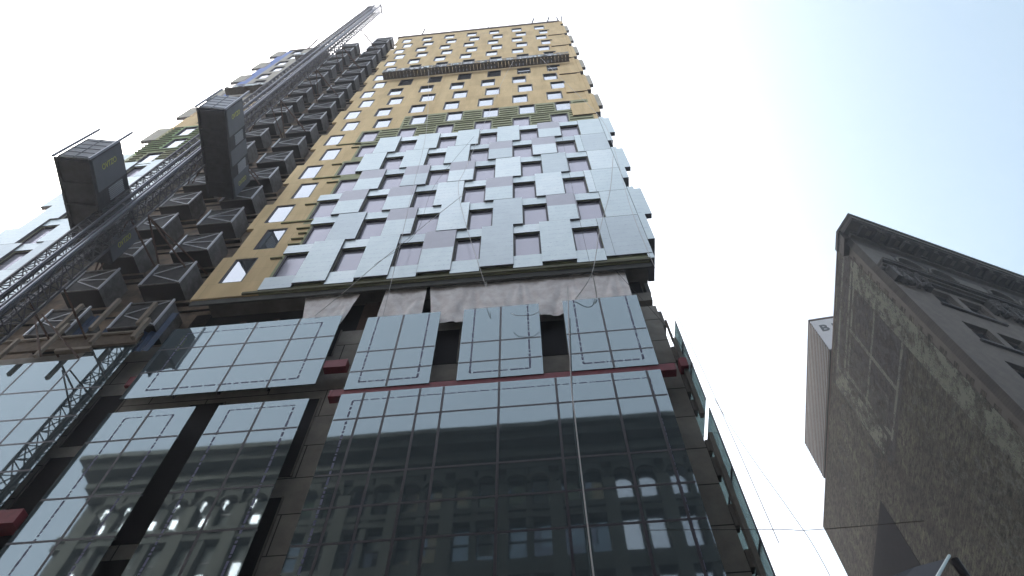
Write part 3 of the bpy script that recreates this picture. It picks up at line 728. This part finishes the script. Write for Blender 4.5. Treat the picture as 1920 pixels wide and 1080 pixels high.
rope([(-3.5, y, 44), (-5.2, y, 36), (-5.5, y, 30), (-6.9, y, 27.2)], .014, 'rope_dark', 'thin dark line between the panels at the third window column')
rope([(-.2, 12.9, 22.9), (-.5, 12.85, 22.6), (-1.0, 12.85, 22.65), (-1.2, 12.9, 22.9)], .022, 'rope_white', 'small looped rope end on the middle glass screen')
y2 = 7.0
def at(bx, zz, Y): return (bx*Y, Y, 1.7+(zz)*Y)
rope([(1.55, 7, 14.6), (2.25, 7.0, 11.9), (2.6, 7.0, 9.3), (2.85, 7, 7.9), (2.95, 7, 7.2), (2.98, 7, 6.0)], .009, 'rope_dark', 'thin black cable sagging beside the right glass fin', 'cable', 'cable')
rope([(1.0, 7.0, 7.75), (2.6, 7.0, 7.62), (3.0, 7, 7.58), (4.35, 7.0, 7.6)], .009, 'rope_dark', 'thin level black cable running to the street pole', 'cable', 'cable')

# ------------------------------------------------------------------ right corner building
az = math.radians(5); az2 = math.radians(65)
O = (22.82, 24.0); WU = (math.sin(az), math.cos(az)); WN = (-math.cos(az), math.sin(az))
FU = (math.sin(az2), math.cos(az2)); FN = (math.cos(az2), -math.sin(az2))
B = empty('corner_building', (O[0]+6, O[1]+8, 0), 'old brick corner building with faded painted wall and heavy dark cornice', 'building')
def P2(u, v, z, n=0): return (O[0]+WU[0]*u+FU[0]*v+FN[0]*n, O[1]+WU[1]*u+FU[1]*v+FN[1]*n, z)
wl = MB()
ZT = 49.8; WL = 33.2; FL = 34.0
a = P2(0, 0, 0); b = P2(WL, 0, 0); c = P2(WL, FL, 0); d = P2(0, FL, 0)
wl.quad(a, (a[0], a[1], ZT), (b[0], b[1], ZT), b, 'old_brick')
wl.quad(b, (b[0], b[1], ZT), (c[0], c[1], ZT), c, 'old_brick'); wl.quad(c, (c[0], c[1], ZT), (d[0], d[1], ZT), d, 'old_brick')
wl.quad(*[(p[0], p[1], ZT-.6) for p in (a, b, c, d)], 'matte_dark')
wl.obox(O, WU, WN, .3, WL, -.35, .03, ZT, ZT+.16, 'rust')
wl.build('brick_wall', B)
# smooth corner strip with ragged edge
rg = MB(); z = 0; pts = []
while z < ZT-2: 
    pts.append((1.2+(.28 if len(pts) % 2 else -.12)+random.uniform(-.08, .08), z)); z += random.uniform(.45, .8)
for (u0, z0), (u1, z1) in zip(pts[:-1], pts[1:]):
    def q(u, z): return (O[0]+WU[0]*u+WN[0]*.012, O[1]+WU[1]*u+WN[1]*.012, z)
    rg.quad(q(0, z0), q(0, z1), q(u0*.85+u1*.15, z1), q(u0, z0), 'corner_grey')
rg.build('corner_render', B)
# faded painted sign remains
fp = MB()
def sheet(u0, u1, z0, z1, m, n=.018, skew=0):
    def q(u, z): return (O[0]+WU[0]*u+WN[0]*n, O[1]+WU[1]*u+WN[1]*n, z)
    fp.quad(q(u0, z0), q(u1, z0+skew), q(u1, z1+skew), q(u0, z1), m)
sheet(1.6, 14.5, 38.7, 49.4, 'faded_dark', .014)
for z in (48.6, 47.2, 46.6, 43.2, 39.2): sheet(1.6, 12.2, z, z+.28, 'faded_paint')
for u in (2.1, 11.6, 7.4): sheet(u, u+.35, 39.2, 47.4, 'faded_paint')
sheet(3.6, 9.0, 10, 38.5, 'faded_thin', .015); sheet(9, 24, 40.3, 49, 'faded_thin', .0155); sheet(1.4, 33, 4, 30, 'faded_thin', .013)
sheet(1.5, 3.6, 14, 47, 'faded_paint', .016); sheet(12.4, 14.3, 40, 48.8, 'faded_paint', .016)
def arc(uc, zc, ru, rz, a0, a1, wd, m):
    n_ = 14
    for k in range(n_):
        t0 = a0+(a1-a0)*k/n_; t1 = a0+(a1-a0)*(k+1)/n_
        def q(t, s): return (O[0]+WU[0]*(uc+math.cos(t)*ru*s)+WN[0]*.021, O[1]+WU[1]*(uc+math.cos(t)*ru*s)+WN[1]*.021, zc+math.sin(t)*rz*s)
        fp.quad(q(t0, 1), q(t1, 1), q(t1, 1-wd), q(t0, 1-wd), m)
arc(6.2, 45, 1.5, 1.3, 0, 5.2, .22, 'faded_thin'); arc(4.2, 44.8, 1.0, 1.3, 1, 6.2, .22, 'faded_thin')
for k in range(7): arc(14.2+k*1.55, 46.6-.0*k, .65, .9, (k*.9) % 3, (k*.9) % 3+3.6, .25, 'faded_dark')
arc(13.5, 41.5, 2.2, 1.2, 3.3, 6.2, .2, 'faded_dark'); arc(17, 42.5, 1.8, 1.5, 3, 5.6, .2, 'faded_dark')
fp.build('faded_painted_sign', B)
tp_ = MB(); tp_.obox(O, WU, WN, 18.85, WL-.02, 0, .02, 8, 40.0, 'matte_dark'); tp_.build('dark_patch', B)  # flat near-black area on the lower far end of the wall
# front facade
fc = MB(); PN = -.35
rows_ = [(40.0, 42.3), (35.75, 38.0), (31.5, 33.75), (27.2, 29.5), (23.0, 25.3), (18.8, 21.1), (14.6, 16.9), (10.4, 12.7), (6, 8.6)]
cols_ = []
u = 3.1
while u < FL-3: cols_.append((u, u+1.98)); cols_.append((u+2.62, u+4.6)); u += 8.3 if False else 8.05
zprev = 0.0
zl = sorted(rows_)
for (z0, z1) in zl:
    fc.obox(O, FU, FN, 0.0, FL, -.5, 0, zprev, z0, 'facade_grey')
    us = 0.0
    for (a_, b_) in cols_: fc.obox(O, FU, FN, us, a_, -.5, 0, z0, z1, 'facade_grey'); us = b_
    fc.obox(O, FU, FN, us, FL, -.5, 0, z0, z1, 'facade_grey'); zprev = z1
fc.obox(O, FU, FN, 0, FL, -.5, 0, zprev, 43.6, 'facade_grey')
fc.obox(O, FU, FN, 0, 3.0, -.5, 0, 43.6, 48.2, 'terra_light'); fc.obox(O, FU, FN, 0, FL, -.5, 0, 47.0, 48.4, 'terra')
uu = 3.0; k = 0
while uu < FL-3:
    wd = 2.35; gap = .45 if k % 2 == 0 else 2.9
    fc.obox(O, FU, FN, uu+wd, min(FL, uu+wd+gap), -.5, 0, 43.6, 47.0, 'terra_light'); uu += wd+gap; k += 1
fc.build('front_wall', B)
for (z0, z1) in rows_[:4]:
    for (a_, b_) in cols_[:8]:
        f_ = MB()
        for (s0, s1, t0, t1) in ((a_, b_, z0, z0+.09), (a_, b_, z1-.09, z1), (a_, a_+.09, z0+.09, z1-.09), (b_-.09, b_, z0+.09, z1-.09), (a_+.09, b_-.09, (z0+z1)/2-.04, (z0+z1)/2+.04)): f_.obox(O, FU, FN, s0, s1, -.42, -.30, t0, t1, 'facade_grey')
        fo = f_.build('window', B)
        g_ = MB(); g_.obox(O, FU, FN, a_, b_, -.40, -.38, z0, z1, 'glass_old'); g_.build('pane', fo)
    for j in range(0, 8, 2):
        s_ = MB(); s_.obox(O, FU, FN, cols_[j][0]-.25, cols_[j+1][1]+.25, 0, .16, z0-.22, z0, 'terra', under='under_shade'); s_.build('sill', B)
uu = 3.0; k = 0
while uu < FL-4 and k < 12:
    wd = 2.35; gap = .45 if k % 2 == 0 else 2.9
    g_ = MB(); g_.obox(O, FU, FN, uu, uu+wd, -.45, -.42, 43.6, 47.0, 'glass_old'); go = g_.build('arched_window', B)
    ar = MB()
    for s in range(10):
        t0 = math.pi*s/10; t1 = math.pi*(s+1)/10; cxx = uu+wd/2; r_ = wd/2
        for (ta, tb) in ((t0, t1),):
            ua, ub = cxx+r_*math.cos(ta), cxx+r_*math.cos(tb); za, zb_ = 45.8+r_*math.sin(ta), 45.8+r_*math.sin(tb)
            def q(u, z, n): return (O[0]+FU[0]*u+FN[0]*n, O[1]+FU[1]*u+FN[1]*n, z)
            ar.quad(q(ub, 47.0, -.02), q(ua, 47.0, -.02), q(ua, za, -.02), q(ub, zb_, -.02), 'terra'); ar.quad(q(ub, zb_, -.02), q(ua, za, -.02), q(ua, za, -.45), q(ub, zb_, -.45), 'terra_light')
            ar.bar(q(ua, za, .04), q(ub, zb_, .04), .16, 'terra_light')
    ar.build('arch', go); uu += wd+gap; k += 1
# ledge, wreath ornaments
ld = MB()
for (n1, z0, z1, m) in ((.22, 42.75, 43.0, 'terra'), (.4, 43.0, 43.2, 'terra_light'), (.6, 43.2, 43.42, 'terra'), (.68, 43.42, 43.5, 'terra_light')): ld.obox(O, FU, FN, -.05, FL, 0, n1, z0, z1, m)
ld.build('ledge', B)
for uc in (1.6, 9.5, 17.5, 25.5):
    orn = MB()
    for s in range(34):
        t = 2*math.pi*s/22+random.uniform(-.1, .1); r_ = (.95 if s < 22 else .5)+random.uniform(-.12, .12)
        cc = (O[0]+FU[0]*(uc+r_*1.35*math.cos(t))+FN[0]*.3, O[1]+FU[1]*(uc+r_*1.35*math.cos(t))+FN[1]*.3, 42.2+r_*math.sin(t))
        rr = random.uniform(.16, .3); k0 = len(orn.v)
        for i_ in range(3):
            for j_ in range(6):
                ph = math.pi*(i_+.5)/3; thh = 2*math.pi*j_/6; orn.v.append((cc[0]+rr*math.sin(ph)*math.cos(thh), cc[1]+rr*math.sin(ph)*math.sin(thh), cc[2]+rr*math.cos(ph)))
        for i_ in range(2):
            for j_ in range(6): orn.f.append((k0+i_*6+j_, k0+(i_+1)*6+j_, k0+(i_+1)*6+(j_+1) % 6, k0+i_*6+(j_+1) % 6)); orn.m.append(orn.mi('terra'))
        orn.f.append(tuple(k0+12+j_ for j_ in range(6))); orn.m.append(0); orn.f.append(tuple(k0+5-j_ for j_ in range(6))); orn.m.append(0)
    for n_, w_ in ((-.95, .3), (-.3, .22), (.35, .22), (.95, .3)):
        orn.obox(O, FU, FN, uc+n_*1.3-w_/2, uc+n_*1.3+w_/2, 0, .42, 41.4, 42.7, 'terra')
    orn.build('wreath_ornament', B)
# corner console carvings
cs_ = MB()
for k in range(7):
    cs_.obox(O, FU, FN, .1+k*.28, .26+k*.28, 0, .5-.03*k, 41.3+.1*k, 42.8, 'terra_light' if k % 2 else 'terra')
cs_.build('console', B)
# main cornice
cn = MB(); Tn = 1.35
cn.obox(O, FU, FN, -.35, FL, 0, Tn-.18, 48.35, 48.6, 'terra'); cn.obox(O, FU, FN, -.32, FL, 0, Tn-.08, 48.6, 48.95, 'terra_light', under='terra'); cn.obox(O, FU, FN, -.36, FL, -.2, Tn, 48.95, 49.25, 'terra')
cn.obox(O, FU, FN, 0, FL, 0, .25, 47.9, 48.2, 'terra_light'); cn.obox(O, FU, FN, 0, FL, 0, .4, 48.2, 48.35, 'terra')
cn.obox(O, WU, WN, -.0, 1.5, 0, .38, 47.9, 49.2, 'terra'); cn.obox(O, WU, WN, 0, 1.6, 0, .46, 48.9, 49.22, 'terra')
cn.build('cornice', B)
md = MB(); u = .5
while u < FL:
    md.obox(O, FU, FN, u, u+.5, .25, Tn-.35, 48.02, 48.35, 'terra'); md.obox(O, FU, FN, u+.1, u+.4, .25, Tn-.25, 48.2, 48.34, 'terra_light'); md.obox(O, FU, FN, u+.62, u+1.05, .45, Tn-.5, 48.3, 48.345, 'terra_light')
    u += 1.25
md.build('modillions', B)
# rooftop block with a letter
pb = MB(); s_u0, s_u1, z0, z1 = 11.83, 26.7, 50.3, 54.85
def q3(u, n, z): return (O[0]+WU[0]*u+WN[0]*n, O[1]+WU[1]*u+WN[1]*n, z)
pb.obox(O, WU, WN, s_u0, s_u1, -9, .05, z0, z1, 'corrugated')
k = s_u0+.15
zz = z0+.1
while zz < z1-.2: pb.obox(O, WU, WN, s_u0, s_u1, .05, .13, zz, zz+.12, 'corrugated', under='roof_brown'); zz += .34
pb.obox(O, WU, WN, s_u0-.1, s_u1, -9, .12, z1-.04, z1+.14, 'roof_brown'); pb.obox(O, WU, WN, s_u0, s_u1, -.3, .1, z0-.22, z0, 'under_shade')
po = pb.build('rooftop_block', B)
sp = MB(); sp.obox(O, WU, WN, s_u0-.05, s_u0, -8.8, .06, z0+.05, z1-.1, 'sign_panel'); so_ = sp.build('sign_board', po)
def letter(ch_, n, z, size):
    cu = bpy.data.curves.new('letter', 'FONT'); cu.body = ch_; cu.size = size; cu.extrude = .01; cu.offset = .035
    to = bpy.data.objects.new('letter', cu); S.collection.objects.link(to)
    X = Vector((-WN[0], -WN[1], 0)); Zv = Vector((-WU[0], -WU[1], 0)); Yv = Vector((0, 0, 1))
    P = Vector(q3(s_u0-.075, n, z)); mw = Matrix.Translation(P-parent_world(po)) @ Matrix((X, Yv, Zv)).transposed().to_4x4()
    cu.materials.append(MATS['sign_letter']); me = bpy.data.meshes.new_from_object(to); bpy.data.objects.remove(to)
    m2 = bpy.data.objects.new('sign_letter', me); S.collection.objects.link(m2); m2.parent = po; m2.matrix_local = mw
letter('B', -.36, 53.0, 1.3); letter('I', -1.42, 53.0, 1.3)

# ------------------------------------------------------------------ opposite building (seen mirrored in the glass)
Q = empty('stone_office_building', (-10, -12, 0), 'stone arcaded office block behind the viewer, mirrored in the podium glass', 'building')
ob = MB(); X0, X1 = -31.2, 26; YF = -5.0
body = [(0, 26.5), (27.9, 28.4), (30.9, 31.3)]
ob.box(X0, X1, -30, YF-.5, 0, 38.2, 'stone_opp'); 
levels = [(27.0, 30.9, 3.1), (22.4, 26.0, 3.1), (17.8, 21.3, 3.1)]
# arcade storey pieces: piers
px = X0+1.2; piers = []
while px < X1: piers.append(px); px += 3.3
z_a0, z_a1 = 26.0, 33.0
for i, xx in enumerate(piers): ob.box(xx-.4, xx+.4, YF-.5, YF+.12, 4, 33.2, 'stone_opp_light'); 
for xx in piers[:-1]: ob.box(xx+1.45, xx+1.85, YF-.5, YF, 4, 33.2, 'stone_opp')
for zz in (33.6, 31.0, 30.4, 27.3, 23.0, 18.6, 14.2): pass
for z0, z1 in ((34.6, 36.4), (31.1, 31.5), (30.5, 30.9), (26.6, 27.7), (22.2, 23.1), (17.8, 18.7), (13.4, 14.3), (9, 9.9), (0, 5)): ob.box(X0, X1, YF-.5, YF+.05, z0, z1, 'stone_opp')
ob.build('facade', Q)
ar = MB()
for xx in piers[:-1]:
    for cx_ in (xx+.92, xx+2.37):
        R = .62; zc = 33.3
        for s in range(10):
            t0 = math.pi*s/10; t1 = math.pi*(s+1)/10
            ar.quad((cx_+R*math.cos(t0), YF, zc+R*math.sin(t0)), (cx_+R*math.cos(t1), YF, zc+R*math.sin(t1)), (cx_+R*math.cos(t1), YF, 34.6), (cx_+R*math.cos(t0), YF, 34.6), 'stone_opp')
            ar.bar((cx_+.72*math.cos(t0), YF+.06, zc+.72*math.sin(t0)), (cx_+.72*math.cos(t1), YF+.06, zc+.72*math.sin(t1)), .16, 'stone_opp_light')
ar.build('arches', Q)
cnr = MB(); cnr.box(X0-.3, X1, YF-1, YF+.35, 35.3, 35.7, 'stone_opp_light'); cnr.box(X0-.9, X1, YF-1.4, YF+.9, 36.4, 37.1, 'stone_opp'); cnr.box(X0-1.3, X1, YF-1.6, YF+1.3, 37.1, 37.5, 'stone_opp_light'); cnr.box(X0+.3, X1, YF-1.4, YF+.3, 37.5, 38.7, 'stone_opp'); cnr.box(X0+.2, X1, YF-1.4, YF+.4, 38.2, 38.3, 'stone_opp_light')
cnr.build('cornice', Q)
random.seed(5); wcount = 0
rest = MB(); 
for i, xx in enumerate(piers[:-1]):
    for cx_ in (xx+.92, xx+2.37):
        for (z0, z1) in ((31.5, 33.95), (27.7, 30.5), (23.1, 26.6), (18.7, 22.2), (14.3, 17.8)):
            wd = MB(); wd.box(cx_-.53, cx_+.53, YF-.42, YF-.40, z0, z1, 'glass_old')
            fo = wd.build('window', Q) if wcount < 90 else None
            fr = MB(); fr.box(cx_-.53, cx_+.53, YF-.4, YF-.33, (z0+z1)/2-.05, (z0+z1)/2+.05, 'frame_dark')
            if cx_ < -19 or cx_ > 2.5 or random.random() < .15:
                h0 = (z0+z1)/2; fr.box(cx_-.42, cx_+.42, YF-.395, YF-.385, h0+.1-(random.random() < .5)*.9, z1-.25, 'pane_reflection')
            if fo: fr.build('sash', fo)
            else:
                rest.box(cx_-.53, cx_+.53, YF-.42, YF-.40, z0, z1, 'glass_old')
            wcount += 1
tag(rest.build('window', Q), kind='stuff')

# ------------------------------------------------------------------ haze
hb = MB(); hb.box(-75, 75, -45, 110, -1.12, 104, 'asphalt'); hob = hb.build('haze'); tag(hob, kind='stuff')
hm = bpy.data.materials.new('haze_air'); hm.use_nodes = True; hn = hm.node_tree.nodes; hn.clear()
ho = hn.new('ShaderNodeOutputMaterial'); hv = hn.new('ShaderNodeVolumePrincipled'); hv.inputs['Color'].default_value = (.97, .98, 1, 1)
hv.inputs['Density'].default_value = .001; hv.inputs['Anisotropy'].default_value = .55; hm.node_tree.links.new(hv.outputs[0], ho.inputs['Volume'])
hob.data.materials.clear(); hob.data.materials.append(hm)
# ------------------------------------------------------------------ street pole with dark banner near the lower right
L = empty('banner_pole', (5.4, 7.3, 0), 'bright metal pole with a dark blue banner at the lower right edge', 'pole')
c0 = Vector((0, 0, 1.7))
def px(x, y, Y):
    d = FV + RV*((x-960)/1295.57) - UV*((y-540)/1295.57); return c0 + d*(Y/d.y)
a = px(1780, 1042, 7.0); b2 = px(1750, 1095, 6.2)
p = MB(); p.bar(a, b2, .035, 'pole_metal', n=8); p.build('arm', L)
p = MB(); q1 = px(1790, 1050, 7.0); p.bar(q1, (q1.x, q1.y, 0), .1, 'frame_dark', n=8); p.build('post', L)
p = MB(); t0 = px(1775, 1047, 7.02); t1 = px(1660, 1085, 6.9); t2 = px(1650, 1130, 6.6); t3 = px(1740, 1110, 6.4)
p.poly([t0, px(1715, 1063, 7.0), t1, t2, t3], 'awning_cloth'); p.poly([v+Vector((0, .01, 0)) for v in (t3, t2, t1, px(1715, 1063, 7.0), t0)], 'awning_cloth'); p.build('banner', L)
